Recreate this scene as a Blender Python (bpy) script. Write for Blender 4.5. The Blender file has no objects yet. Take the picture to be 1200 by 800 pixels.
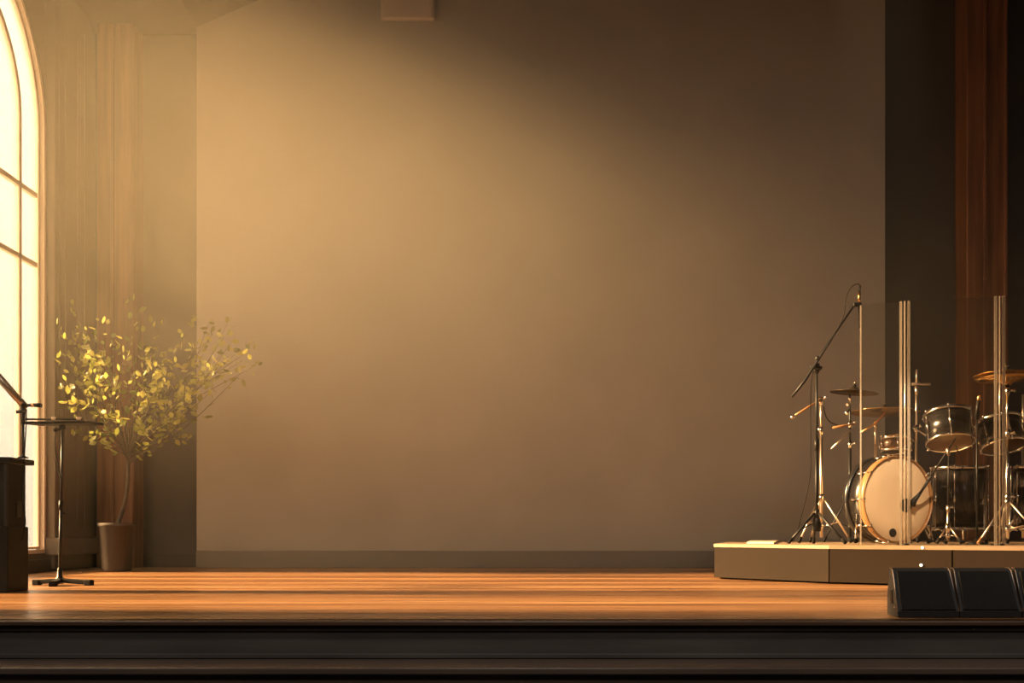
import bpy, bmesh, math, random
from mathutils import Vector, Matrix, Euler

random.seed(11)
PI = math.pi
SC = bpy.context.scene
COL = SC.collection
F, EYE, HX, HY = 1138.0, 0.40, 600.0, 620.0


def at(px, py, Y):
    """world point seen at pixel (px, py) of the 1200x800 frame, Y metres deep"""
    return Vector(((px - HX) * Y / F, Y, EYE - (py - HY) * Y / F))


# ------------------------------------------------------------------ materials
def new_mat(name):
    m = bpy.data.materials.new(name)
    m.use_nodes = True
    nt = m.node_tree
    b = nt.nodes['Principled BSDF']
    return m, nt, b


def pmat(name, col, rough=0.5, metal=0.0, noise=0.0, scale=8.0, bump=0.0, spec=0.5, coat=0.0, stretch=(1, 1, 1)):
    m, nt, b = new_mat(name)
    b.inputs['Roughness'].default_value = rough
    b.inputs['Metallic'].default_value = metal
    b.inputs['Specular IOR Level'].default_value = spec
    b.inputs['Coat Weight'].default_value = coat
    b.inputs['Base Color'].default_value = (*col, 1)
    if noise or bump:
        tc = nt.nodes.new('ShaderNodeTexCoord')
        mp = nt.nodes.new('ShaderNodeMapping')
        mp.inputs['Scale'].default_value = stretch
        nz = nt.nodes.new('ShaderNodeTexNoise')
        nz.inputs['Scale'].default_value = scale
        nz.inputs['Detail'].default_value = 5
        nt.links.new(tc.outputs['Object'], mp.inputs['Vector'])
        nt.links.new(mp.outputs['Vector'], nz.inputs['Vector'])
        if noise:
            r = nt.nodes.new('ShaderNodeValToRGB')
            r.color_ramp.elements[0].position = 0.3
            r.color_ramp.elements[1].position = 0.7
            r.color_ramp.elements[0].color = (*[c * (1 - noise) for c in col], 1)
            r.color_ramp.elements[1].color = (*[min(1, c * (1 + noise)) for c in col], 1)
            nt.links.new(nz.outputs['Fac'], r.inputs['Fac'])
            nt.links.new(r.outputs['Color'], b.inputs['Base Color'])
        if bump:
            bp = nt.nodes.new('ShaderNodeBump')
            bp.inputs['Strength'].default_value = bump
            bp.inputs['Distance'].default_value = 0.02
            nt.links.new(nz.outputs['Fac'], bp.inputs['Height'])
            nt.links.new(bp.outputs['Normal'], b.inputs['Normal'])
    return m


def wood_floor():
    """planks running across the stage (along X), glossy reddish brown"""
    m, nt, b = new_mat('stage planks')
    N, L = nt.nodes, nt.links
    tc = N.new('ShaderNodeTexCoord')
    br = N.new('ShaderNodeTexBrick')
    br.offset = 0.0
    br.offset_frequency = 2
    br.inputs['Color1'].default_value = (.15, .066, .027, 1)
    br.inputs['Color2'].default_value = (.47, .285, .15, 1)
    br.inputs['Mortar'].default_value = (.07, .028, .012, 1)
    br.inputs['Scale'].default_value = 1
    br.inputs['Brick Width'].default_value = 60
    br.inputs['Row Height'].default_value = .14
    br.inputs['Mortar Size'].default_value = .004
    br.inputs['Bias'].default_value = -.1
    mb = N.new('ShaderNodeMapping')
    mb.inputs['Location'].default_value = (30.0, 17.03, 0)
    L.new(tc.outputs['Object'], mb.inputs['Vector'])
    L.new(mb.outputs['Vector'], br.inputs['Vector'])
    mp = N.new('ShaderNodeMapping')
    mp.inputs['Scale'].default_value = (.45, 20, 1)
    L.new(tc.outputs['Object'], mp.inputs['Vector'])
    nz = N.new('ShaderNodeTexNoise')
    nz.inputs['Scale'].default_value = 1.6
    nz.inputs['Detail'].default_value = 6
    L.new(mp.outputs['Vector'], nz.inputs['Vector'])
    rp = N.new('ShaderNodeValToRGB')
    rp.color_ramp.elements[0].position = .3
    rp.color_ramp.elements[1].position = .72
    rp.color_ramp.elements[0].color = (.35, .30, .26, 1)
    rp.color_ramp.elements[1].color = (1.5, 1.4, 1.3, 1)
    L.new(nz.outputs['Fac'], rp.inputs['Fac'])
    mx = N.new('ShaderNodeMix')
    mx.data_type = 'RGBA'
    mx.blend_type = 'MULTIPLY'
    mx.inputs['Factor'].default_value = 1
    L.new(br.outputs['Color'], mx.inputs['A'])
    L.new(rp.outputs['Color'], mx.inputs['B'])
    L.new(mx.outputs['Result'], b.inputs['Base Color'])
    mr = N.new('ShaderNodeMapRange')
    mr.inputs['To Min'].default_value = .16
    mr.inputs['To Max'].default_value = .46
    L.new(nz.outputs['Fac'], mr.inputs['Value'])
    L.new(mr.outputs['Result'], b.inputs['Roughness'])
    bp = N.new('ShaderNodeBump')
    bp.inputs['Strength'].default_value = .06
    bp.inputs['Distance'].default_value = .01
    L.new(nz.outputs['Fac'], bp.inputs['Height'])
    L.new(bp.outputs['Normal'], b.inputs['Normal'])
    return m


def clear_mat(name, tint, gloss=.06, diffuse=0.0, dcol=(.8, .8, .8), rough=.03):
    """clear sheet: straight-through light, a little sheen, optionally a milky share"""
    m = bpy.data.materials.new(name)
    m.use_nodes = True
    nt = m.node_tree
    N, L = nt.nodes, nt.links
    N.remove(N['Principled BSDF'])
    out = N['Material Output']
    tr = N.new('ShaderNodeBsdfTransparent')
    tr.inputs['Color'].default_value = (*tint, 1)
    gl = N.new('ShaderNodeBsdfGlossy')
    gl.inputs['Roughness'].default_value = rough
    gl.inputs['Color'].default_value = (1, 1, 1, 1)
    lw = N.new('ShaderNodeFresnel')
    lw.inputs['IOR'].default_value = 1.45
    ma = N.new('ShaderNodeMath')
    ma.operation = 'MULTIPLY_ADD'
    ma.inputs[1].default_value = .8
    ma.inputs[2].default_value = gloss
    ma.use_clamp = True
    L.new(lw.outputs['Fac'], ma.inputs[0])
    mix = N.new('ShaderNodeMixShader')
    L.new(ma.outputs[0], mix.inputs['Fac'])
    L.new(tr.outputs[0], mix.inputs[1])
    L.new(gl.outputs[0], mix.inputs[2])
    last = mix
    if diffuse:
        df = N.new('ShaderNodeBsdfDiffuse')
        df.inputs['Color'].default_value = (*dcol, 1)
        tl = N.new('ShaderNodeBsdfTranslucent')
        tl.inputs['Color'].default_value = (*dcol, 1)
        m3 = N.new('ShaderNodeMixShader')
        m3.inputs['Fac'].default_value = .4
        L.new(df.outputs[0], m3.inputs[1])
        L.new(tl.outputs[0], m3.inputs[2])
        m2 = N.new('ShaderNodeMixShader')
        m2.inputs['Fac'].default_value = diffuse
        L.new(mix.outputs[0], m2.inputs[1])
        L.new(m3.outputs[0], m2.inputs[2])
        last = m2
    L.new(last.outputs[0], out.inputs['Surface'])
    return m


def leaf_mat():
    m, nt, b = new_mat('leaf')
    N, L = nt.nodes, nt.links
    out = N['Material Output']
    geo = N.new('ShaderNodeNewGeometry')
    rp = N.new('ShaderNodeValToRGB')
    rp.color_ramp.elements[0].color = (.11, .13, .02, 1)
    rp.color_ramp.elements[1].color = (.46, .42, .10, 1)
    L.new(geo.outputs['Random Per Island'], rp.inputs['Fac'])
    L.new(rp.outputs['Color'], b.inputs['Base Color'])
    b.inputs['Roughness'].default_value = .45
    tl = N.new('ShaderNodeBsdfTranslucent')
    L.new(rp.outputs['Color'], tl.inputs['Color'])
    mx = N.new('ShaderNodeMixShader')
    mx.inputs['Fac'].default_value = .45
    L.new(b.outputs[0], mx.inputs[1])
    L.new(tl.outputs[0], mx.inputs[2])
    L.new(mx.outputs[0], out.inputs['Surface'])
    return m


M = {
    'wall': pmat('plaster beige', (.36, .325, .285), .85, noise=.07, scale=1.1, bump=.05),
    'dark_wall': pmat('charcoal wall', (.07, .064, .06), .9, noise=.1, scale=1.5),
    'left_wall': pmat('taupe plaster', (.135, .105, .08), .85, noise=.08, scale=1.4),
    'base': pmat('baseboard paint', (.20, .175, .15), .6),
    'dark_base': pmat('dark baseboard', (.05, .043, .037), .6),
    'column': pmat('column timber', (.19, .08, .034), .55, noise=.35, scale=3, bump=.08, stretch=(6, 6, .35)),
    'ceiling': pmat('ceiling boards', (.11, .088, .07), .8, noise=.1, scale=2),
    'casing': pmat('window paint', (.62, .50, .40), .55),
    'plank': wood_floor(),
    'nosing': pmat('stage nosing', (.12, .062, .032), .4, noise=.2, scale=4, stretch=(.5, 8, 8)),
    'stage_face': pmat('stage face boards', (.098, .084, .073), .62, noise=.3, scale=3, bump=.12, stretch=(.5, 4, 4)),
    'tread': pmat('step tread', (.14, .10, .075), .38, noise=.2, scale=3, stretch=(.5, 6, 6)),
    'carpet': pmat('hall carpet', (.03, .027, .025), .95, noise=.2, scale=60),
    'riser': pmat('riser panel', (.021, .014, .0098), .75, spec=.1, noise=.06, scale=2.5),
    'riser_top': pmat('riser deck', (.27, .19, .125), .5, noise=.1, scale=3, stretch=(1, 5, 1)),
    'black': pmat('black metal', (.012, .0115, .011), .42, 0, spec=.3),
    'black_mat': pmat('black lacquered wood', (.010, .0095, .009), .5, spec=.12, noise=.15, scale=4),
    'rubber': pmat('rubber', (.012, .011, .011), .8, spec=.12),
    'grille': pmat('speaker grille', (.017, .0165, .016), .7, 0, spec=.2, noise=.3, scale=240, bump=.25),
    'cabinet': pmat('speaker cabinet paint', (.022, .021, .021), .6, noise=.2, scale=90, bump=.1),
    'chrome': pmat('chrome', (.80, .76, .72), .16, 1.0),
    'dull_chrome': pmat('brushed chrome', (.62, .52, .44), .32, 1.0),
    'brass': pmat('cymbal bronze', (.82, .50, .18), .27, 1.0, noise=.1, scale=30),
    'dark_brass': pmat('dark cymbal bronze', (.10, .07, .045), .4, .9),
    'shell': pmat('black lacquer shell', (.011, .010, .010), .24, coat=.15),
    'brown_shell': pmat('walnut shell', (.10, .045, .02), .3, coat=.4, noise=.2, scale=5),
    'head': pmat('drum skin', (.80, .60, .39), .5, noise=.03, scale=4),
    'brown_head': pmat('amber drum skin', (.075, .037, .018), .38, noise=.05, scale=4),
    'hoop_and_lit_tan': pmat('maple hoop and lit tan', (.31, .155, .06), .35, noise=.12, scale=6, coat=.4),  # maple for the drum hoop; also the warm-lit tan of stand arms and feet
    'hole': pmat('port lining', (.012, .011, .01), .9),
    'bark': pmat('bark', (.055, .04, .024), .85, noise=.3, scale=20, bump=.3),
    'pot': pmat('planter glaze', (.04, .026, .017), .75, noise=.12, scale=5),
    'soil': pmat('soil', (.05, .033, .022), .95, noise=.4, scale=40, bump=.5),
    'leaf': leaf_mat(),
    'pane': clear_mat('window glass', (.97, .97, .96), .02),
    'acrylic': clear_mat('clear acrylic', (.91, .90, .89), .03, diffuse=.006, dcol=(.8, .7, .6), rough=.06),
    'acrylic_edge': clear_mat('acrylic edge', (.75, .73, .7), .10, diffuse=.26, dcol=(.8, .68, .56), rough=.15),
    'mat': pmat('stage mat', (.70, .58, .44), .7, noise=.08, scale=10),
    'gold': pmat('gold microphone', (.85, .52, .24), .25, 1.0),
    'white': pmat('white plastic', (.95, .92, .88), .3),
    'box_paint': pmat('painted box', (.52, .42, .34), .6, noise=.06, scale=4),
    'box_edge': pmat('painted box rim', (.55, .42, .30), .5),
}
lm, lnt, lb = new_mat('indicator lamp')
lb.inputs['Emission Color'].default_value = (1, .93, .82, 1)
lb.inputs['Emission Strength'].default_value = 1.6
M['led'] = lm


# ------------------------------------------------------------------ mesh helpers
class MB:
    def __init__(self):
        self.bm = bmesh.new()
        self.smooth = False

    def box(self, c, s, rot=None, bevel=0.0, seg=2):
        r = bmesh.ops.create_cube(self.bm, size=1.0)
        vs = r['verts']
        bmesh.ops.scale(self.bm, vec=Vector(s), verts=vs)
        if bevel:
            es = list({e for v in vs for e in v.link_edges})
            rb = bmesh.ops.bevel(self.bm, geom=es, offset=bevel, segments=seg, affect='EDGES', profile=.5)
            vs = list({v for f in rb['faces'] for v in f.verts} | {v for v in vs if v.is_valid})
        if rot is not None:
            bmesh.ops.rotate(self.bm, cent=(0, 0, 0), matrix=rot.to_matrix() if isinstance(rot, Euler) else rot, verts=vs)
        bmesh.ops.translate(self.bm, vec=Vector(c), verts=vs)
        return self

    def bar(self, a, b, w, h, up=Vector((0, 0, 1)), bevel=0.0):
        """rectangular bar from a to b; w across, h along up"""
        a, b = Vector(a), Vector(b)
        d = (b - a)
        ln = d.length
        d.normalize()
        x = d.cross(up)
        if x.length < 1e-5:
            x = d.cross(Vector((1, 0, 0)))
        x.normalize()
        z = x.cross(d)
        R = Matrix((x, d, z)).transposed()
        return self.box((a + b) / 2, (w, ln, h), R, bevel)

    def tube(self, pts, r, seg=10, cap=True):
        pts = [Vector(p) for p in pts]
        rs = r if isinstance(r, (list, tuple)) else [r] * len(pts)
        rings, nrm = [], None
        for i, p in enumerate(pts):
            d = (pts[min(i + 1, len(pts) - 1)] - pts[max(i - 1, 0)])
            if d.length < 1e-9:
                d = Vector((0, 0, 1))
            d.normalize()
            if nrm is None:
                nrm = d.orthogonal().normalized()
            else:
                nrm = (nrm - d * nrm.dot(d))
                nrm = nrm.normalized() if nrm.length > 1e-6 else d.orthogonal().normalized()
            bn = d.cross(nrm)
            rings.append([self.bm.verts.new(p + (nrm * math.cos(2 * PI * k / seg) + bn * math.sin(2 * PI * k / seg)) * rs[i]) for k in range(seg)])
        for a, b in zip(rings, rings[1:]):
            for k in range(seg):
                f = self.bm.faces.new((a[k], a[(k + 1) % seg], b[(k + 1) % seg], b[k]))
                f.smooth = True
        if cap:
            self.bm.faces.new(list(reversed(rings[0])))
            self.bm.faces.new(rings[-1])
        return self

    def lathe(self, prof, seg=32, mtx=None, close=False):
        """revolve (radius, height) pairs about local Z"""
        mtx = mtx or Matrix()
        rings = []
        for (r, z) in prof:
            if r < 1e-6:
                rings.append([self.bm.verts.new(mtx @ Vector((0, 0, z)))])
            else:
                rings.append([self.bm.verts.new(mtx @ Vector((r * math.cos(2 * PI * k / seg), r * math.sin(2 * PI * k / seg), z))) for k in range(seg)])
        prs = list(zip(rings, rings[1:]))
        if close:
            prs.append((rings[-1], rings[0]))
        for a, b in prs:
            for k in range(seg):
                k2 = (k + 1) % seg
                if len(a) == 1 and len(b) == 1:
                    continue
                if len(a) == 1:
                    f = self.bm.faces.new((a[0], b[k], b[k2]))
                elif len(b) == 1:
                    f = self.bm.faces.new((a[k], a[k2], b[0]))
                else:
                    f = self.bm.faces.new((a[k], a[k2], b[k2], b[k]))
                f.smooth = True
        return self

    def prism(self, poly, fn):
        """poly: 2-D outline; fn(p, t) -> 3-D point, t = 0 / 1 for the two ends"""
        a = [self.bm.verts.new(fn(p, 0)) for p in poly]
        b = [self.bm.verts.new(fn(p, 1)) for p in poly]
        n = len(poly)
        self.bm.faces.new(a)
        self.bm.faces.new(list(reversed(b)))
        for i in range(n):
            self.bm.faces.new((a[i], b[i], b[(i + 1) % n], a[(i + 1) % n]))
        return self

    def quad(self, *ps):
        self.bm.faces.new([self.bm.verts.new(Vector(p)) for p in ps])
        return self

    def sphere(self, c, r, seg=10):
        rr = bmesh.ops.create_uvsphere(self.bm, u_segments=seg, v_segments=max(6, seg // 2 + 1), radius=r)
        for v in rr['verts']:
            for f in v.link_faces:
                f.smooth = True
        bmesh.ops.translate(self.bm, vec=Vector(c), verts=rr['verts'])
        return self

    def build(self, name, mat, parent=None):
        bmesh.ops.remove_doubles(self.bm, verts=self.bm.verts, dist=1e-6)
        bmesh.ops.recalc_face_normals(self.bm, faces=self.bm.faces)
        off = Vector((0, 0, 0))
        p = parent
        while p is not None:
            off += p.location
            p = p.parent
        if parent is not None:
            bmesh.ops.translate(self.bm, vec=-off, verts=self.bm.verts)
        me = bpy.data.meshes.new(name)
        self.bm.to_mesh(me)
        self.bm.free()
        me.materials.append(M[mat])
        o = bpy.data.objects.new(name, me)
        COL.objects.link(o)
        if parent is not None:
            o.parent = parent
        return o


def thing(name, label, cat, loc, group=None):
    o = bpy.data.objects.new(name, None)
    o.empty_display_size = .1
    o.location = loc
    COL.objects.link(o)
    o['label'] = label
    o['category'] = cat
    if group:
        o['group'] = group
    return o


def struct(o, label, cat):
    o['kind'] = 'structure'
    o['label'] = label
    o['category'] = cat
    return o


def curve_pts(ps, n=16):
    """Catmull-Rom through ps"""
    ps = [Vector(p) for p in ps]
    q = [ps[0] * 2 - ps[1]] + ps + [ps[-1] * 2 - ps[-2]]
    out = []
    for i in range(1, len(q) - 2):
        for k in range(n):
            t = k / n
            a, b, c, d = q[i - 1], q[i], q[i + 1], q[i + 2]
            out.append(.5 * ((2 * b) + (c - a) * t + (2 * a - 5 * b + 4 * c - d) * t * t + (3 * b - a - 3 * c + d) * t ** 3))
    out.append(ps[-1])
    return out


# ------------------------------------------------------------------ the setting
XL, XR = -4.42, 5.75          # side walls
YB, YP = 10.30, 10.10         # dark rear wall, face of the pale rear wall panel
YF = -2.6                     # wall behind the seats
YE = 4.25                     # front edge of the stage
ZH = -.34                     # hall floor
CEIL = [(XL, 5.64), (-3.28, 5.64), (.6, 7.35), (4.5, 6.75), (XR, 6.75)]

b = MB().box(((XL + XR) / 2, (YE + .03 + YB) / 2, -.02), (XR - XL, YB - YE - .03, .04))
struct(b.build('floor', 'plank'), 'glossy reddish brown plank floor of the stage lit by the sun', 'floor')
b = MB().box(((XL + XR) / 2, YE + .035, -.011), (XR - XL, .09, .022), bevel=.006)
struct(b.build('trim_1', 'nosing'), 'thin brown wooden lip along the front edge of the stage', 'trim')
b = MB()
b.box(((XL + XR) / 2, YE + .055, -.18), (XR - XL, .05, .316))
b.box(((XL + XR) / 2, YE + .025, -.036), (XR - XL, .02, .018), bevel=.004)
b.box(((XL + XR) / 2, YE + .022, -.157), (XR - XL, .016, .022), bevel=.004)
struct(b.build('wall_stage_front', 'stage_face'), 'dark boarded front face of the stage below its brown lip', 'stage front')
b = MB()
b.box(((XL + XR) / 2, YE - .115, -.185), (XR - XL, .27, .03), bevel=.006)
b.box(((XL + XR) / 2, YE - .10, -.27), (XR - XL, .24, .14))
struct(b.build('stage_step', 'tread'), 'long dark wooden step below the stage front', 'step')
b = MB().box(((XL + XR) / 2, (YF + YE) / 2, ZH - .02), (XR - XL, YE - YF, .04))
struct(b.build('floor_hall', 'carpet'), 'dark carpeted hall floor in front of the stage', 'floor')

# left wall with its two arched windows
TW = .06
WIN = [(6.45, 9.14), (4.95, 6.10)]
SILL, SPRING = .21, 4.15


def arch_z(y, y0, y1):
    r = (y1 - y0) / 2
    c = (y0 + y1) / 2
    return SPRING + math.sqrt(max(0, r * r - (y - c) ** 2))


b = MB()
ys = [YF]
for (y0, y1) in sorted(WIN):
    n = 28
    ys += [(y0 + y1) / 2 - (y1 - y0) / 2 * math.cos(PI * k / n) for k in range(n + 1)]
ys.append(YB)
for ya, yb in zip(ys, ys[1:]):
    w = next(((y0, y1) for (y0, y1) in WIN if ya >= y0 - 1e-6 and yb <= y1 + 1e-6), None)
    for X in (XL, XL - TW):
        if w is None:
            b.quad((X, ya, ZH), (X, yb, ZH), (X, yb, 5.7), (X, ya, 5.7))
        else:
            za, zb = arch_z(ya, *w), arch_z(yb, *w)
            b.quad((X, ya, ZH), (X, yb, ZH), (X, yb, SILL), (X, ya, SILL))
            b.quad((X, ya, za), (X, yb, zb), (X, yb, 5.7), (X, ya, 5.7))
    if w is not None:
        za, zb = arch_z(ya, *w), arch_z(yb, *w)
        b.quad((XL, ya, za), (XL, yb, zb), (XL - TW, yb, zb), (XL - TW, ya, za))
        b.quad((XL, ya, SILL), (XL, yb, SILL), (XL - TW, yb, SILL), (XL - TW, ya, SILL))
for (y0, y1) in WIN:
    for y in (y0, y1):
        b.quad((XL, y, SILL), (XL, y, SPRING), (XL - TW, y, SPRING), (XL - TW, y, SILL))
struct(b.build('wall_left', 'left_wall'), 'taupe side wall on the left with the tall arched windows', 'wall')


def arch_path(y0, y1, inset, n=24):
    """outline of the window from the bottom up, over the arch and down again, moved in by inset"""
    c, r = (y0 + y1) / 2, (y1 - y0) / 2 - inset
    p = [(c - r, SILL + inset)]
    p += [(c - r * math.cos(PI * k / n), SPRING + r * math.sin(PI * k / n)) for k in range(n + 1)]
    p.append((c + r, SILL + inset))
    return p


def ring(b, outer, inner, xa, xb):
    n = len(outer)
    for x in (xa, xb):
        for i in range(n):
            j = (i + 1) % n
            b.quad((x, *outer[i]), (x, *outer[j]), (x, *inner[j]), (x, *inner[i]))
    for lst in (outer, inner):
        for i in range(n):
            j = (i + 1) % n
            b.quad((xa, *lst[i]), (xa, *lst[j]), (xb, *lst[j]), (xb, *lst[i]))


for i, (y0, y1) in enumerate(WIN):
    c = (y0 + y1) / 2
    R = (y1 - y0) / 2
    xa, xb = XL - .056, XL - .02
    b = MB()
    ring(b, arch_path(y0, y1, .004), arch_path(y0, y1, .03), xa, xb)
    root = struct(b.build('window_%d' % (i + 1), 'casing'),
                  ('tall arched window with pale frame glowing at the left edge' if i == 0 else 'second tall arched window nearer the hall on the left wall'), 'window')
    gx = (xa + xb) / 2
    # muntins: two inner uprights carried into a concentric inner arch, two cross bars
    m = MB()
    ri = R - .36
    path = [(gx, c - ri, SILL + .05)] + [(gx, c - ri * math.cos(PI * k / 20), SPRING + ri * math.sin(PI * k / 20)) for k in range(21)] + [(gx, c + ri, SILL + .05)]
    for p, q in zip(path, path[1:]):
        m.bar(p, q, .042, .032, up=Vector((1, 0, 0)))
    m.bar((gx, c, SILL + .05), (gx, c, SPRING + R - .03), .034, .028, up=Vector((1, 0, 0)))
    for z in (3.52, 2.87):
        m.bar((gx, y0 + .05, z), (gx, y1 - .05, z), .042, .032, up=Vector((1, 0, 0)))
    m.build('glazing_bar', 'casing', root)
    g = MB()
    op = arch_path(y0, y1, .028)
    g.prism(op, lambda p, t, gx=gx: Vector((gx - .004 + .008 * t, p[0], p[1])))
    g.build('pane', 'pane', root)
    s = MB()
    ring(s, arch_path(y0, y1, -.035), arch_path(y0, y1, .002), XL - .02, XL + .02)
    s.build('casing', 'casing', root)

# ceiling, right and hall walls, rear wall
b = MB()
for (xa, za), (xb, zb) in zip(CEIL, CEIL[1:]):
    b.quad((xa, YF, za), (xb, YF, zb), (xb, YB, zb), (xa, YB, za))
    b.quad((xa, YF, za + .1), (xb, YF, zb + .1), (xb, YB, zb + .1), (xa, YB, za + .1))
struct(b.build('ceiling', 'ceiling'), 'dark brown pitched ceiling above the stage', 'ceiling')
b = MB().box((XR + .1, (YF + YB) / 2, 2.7), (.2, YB - YF, 8.4))
struct(b.build('wall_right', 'dark_wall'), 'charcoal side wall at the far right of the stage', 'wall')
b = MB().box(((XL + XR) / 2, YF - .1, 3.6), (XR - XL + .6, .2, 8))
struct(b.build('wall_hall', 'dark_wall'), 'dark wall closing the hall in front of the stage', 'wall')
b = MB().box(((XL + XR) / 2, YB + .1, 3.6), (XR - XL + .6, .2, 7.9))
struct(b.build('wall_rear', 'dark_wall'), 'charcoal rear wall flanking the pale panel', 'wall')
b = MB()
x0, x1 = -3.28, 3.88
prof = [(x0, 0), (x1, 0), (x1, 6.75 + (4.5 - x1) * .6 / 3.9 - .02), (.6, 7.33), (x0, 5.62)]
b.prism(prof, lambda p, t: Vector((p[0], YP + t * (YB - YP - .002), p[1])))
struct(b.build('wall_back', 'wall'), 'wide plain beige wall behind the stage, glowing on the left', 'wall')
b = MB().box(((x0 + x1) / 2, YP - .014, .089), (x1 - x0, .026, .178), bevel=.006)
struct(b.build('baseboard_back', 'base'), 'plain baseboard along the foot of the beige back wall', 'baseboard')
b = MB().box(((XL + x0) / 2, YB - .015, .07), (x0 - XL - .02, .028, .14))
struct(b.build('baseboard_rear', 'dark_base'), 'dark baseboard below the charcoal rear wall on the left', 'baseboard')


def column(name, label, px0, px1, Y, depth, H):
    xa, xb = (px0 - HX) * Y / F, (px1 - HX) * Y / F
    root = MB().box(((xa + xb) / 2, Y + depth / 2, H / 2), (xb - xa, depth, H), bevel=.012).build(name, 'column')
    struct(root, label, 'column')
    t = MB()
    w = xb - xa
    t.box((xa + w * .44, Y - .012, H / 2), (.035, .022, H - .02), bevel=.006)
    t.box((xb - .02, Y - .012, H / 2), (.035, .022, H - .02), bevel=.006)
    t.build('edge_strip', 'column', root)
    return root


column('column_left', 'tall square timber column behind the planter', 113, 157, 10.02, .27, 5.62)
column('column_right', 'tall square timber column behind the drum shield', 1133, 1180, 10.02, .27, 6.74)

# pilaster on the left wall beyond the window
r = MB().box((XL + .05, 9.58, 2.82), (.10, .80, 5.6), bevel=.01).build('trim_pilaster', 'left_wall')
struct(r, 'taupe flat pilaster on the left wall beyond the window', 'pilaster')
MB().box((XL + .085, 9.58, .235), (.17, .86, .17), bevel=.012).build('base_block', 'left_wall', r)
b = MB()
for y in (9.27, 9.40, 9.66, 9.82):
    b.box((XL + .105, y, 2.9), (.012, .03, 5.0), bevel=.003)
b.build('reed', 'left_wall', r)
b = MB().box((XL + .03, (7.0 + 10.0) / 2, .06), (.06, 3.0, .12), bevel=.005)
struct(b.build('baseboard_left', 'dark_base'), 'dark baseboard along the left wall under the window', 'baseboard')

# painted box high on the back wall
c = at(477, 0, YP - .10)
r = thing('wall_box', 'small rounded brown box fixed high on the beige back wall', 'box', (c.x, YP, 5.6))
MB().box((c.x, YP - .035, 5.98), (.56, .046, .62), bevel=.02, seg=3).build('body', 'box_paint', r)
MB().box((c.x, YP - .060, 5.98), (.52, .008, .58), bevel=.003).build('front_panel', 'box_paint', r)
MB().box((c.x, YP - .006, 5.98), (.3, .012, .4)).build('bracket', 'black', r)

# haze hanging in the room
b = MB()
ins = [(XL + .03, -.03), (XR - .004, -.03), (XR - .004, 6.74), (4.5, 6.74), (.6, 7.33), (-3.28, 5.63), (XL + .03, 5.63)]
b.prism(ins, lambda p, t: Vector((p[0], YE + .11 + t * (9.97 - YE - .11), p[1])))
hm = bpy.data.materials.new('haze')
hm.use_nodes = True
hn = hm.node_tree
hn.nodes.remove(hn.nodes['Principled BSDF'])
vs = hn.nodes.new('ShaderNodeVolumeScatter')
vs.inputs['Color'].default_value = (1, .885, .68, 1)
hd = hn.nodes.new('ShaderNodeNewGeometry')
hs = hn.nodes.new('ShaderNodeSeparateXYZ')
hn.links.new(hd.outputs['Position'], hs.inputs[0])
hz = hn.nodes.new('ShaderNodeMapRange')
hz.interpolation_type = 'SMOOTHSTEP'
for k_, v_ in (('From Min', .4), ('From Max', 3.2), ('To Min', .003), ('To Max', .100)):
    hz.inputs[k_].default_value = v_
hn.links.new(hs.outputs['Z'], hz.inputs['Value'])
hx = hn.nodes.new('ShaderNodeMapRange')
for k_, v_ in (('From Min', -4.4), ('From Max', 4.6), ('To Min', 0), ('To Max', 1)):
    hx.inputs[k_].default_value = v_
hn.links.new(hs.outputs['X'], hx.inputs['Value'])
hc = hn.nodes.new('ShaderNodeFloatCurve')          # thin by the window wall, thickest a little way in, thinning to the right
cv = hc.mapping.curves[0]
cv.points[0].location = (0, .20)
cv.points[1].location = (1, .05)
for p_ in ((.10, .30), (.24, .66), (.42, .74), (.57, .46), (.75, .16)):
    cv.points.new(*p_)
hc.mapping.update()
hn.links.new(hx.outputs['Result'], hc.inputs['Value'])
ht_ = hn.nodes.new('ShaderNodeMapRange')            # and thinning again under the roof
ht_.interpolation_type = 'SMOOTHSTEP'
for k_, v_ in (('From Min', 2.7), ('From Max', 5.2), ('To Min', 1), ('To Max', .08)):
    ht_.inputs[k_].default_value = v_
hn.links.new(hs.outputs['Z'], ht_.inputs['Value'])
hm2 = hn.nodes.new('ShaderNodeMath')
hm2.operation = 'MULTIPLY'
hn.links.new(hc.outputs['Value'], hm2.inputs[0])
hn.links.new(ht_.outputs['Result'], hm2.inputs[1])
hmul = hn.nodes.new('ShaderNodeMath')
hmul.operation = 'MULTIPLY'
hn.links.new(hz.outputs['Result'], hmul.inputs[0])
hn.links.new(hm2.outputs[0], hmul.inputs[1])
hn.links.new(hmul.outputs[0], vs.inputs['Density'])
vs.inputs['Anisotropy'].default_value = .45
hn.links.new(vs.outputs[0], hn.nodes['Material Output'].inputs['Volume'])
M['haze'] = hm
h = b.build('haze', 'haze')
h['kind'] = 'stuff'
h['label'] = 'thin warm haze hanging in the air above the stage'
h['category'] = 'haze'

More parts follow.
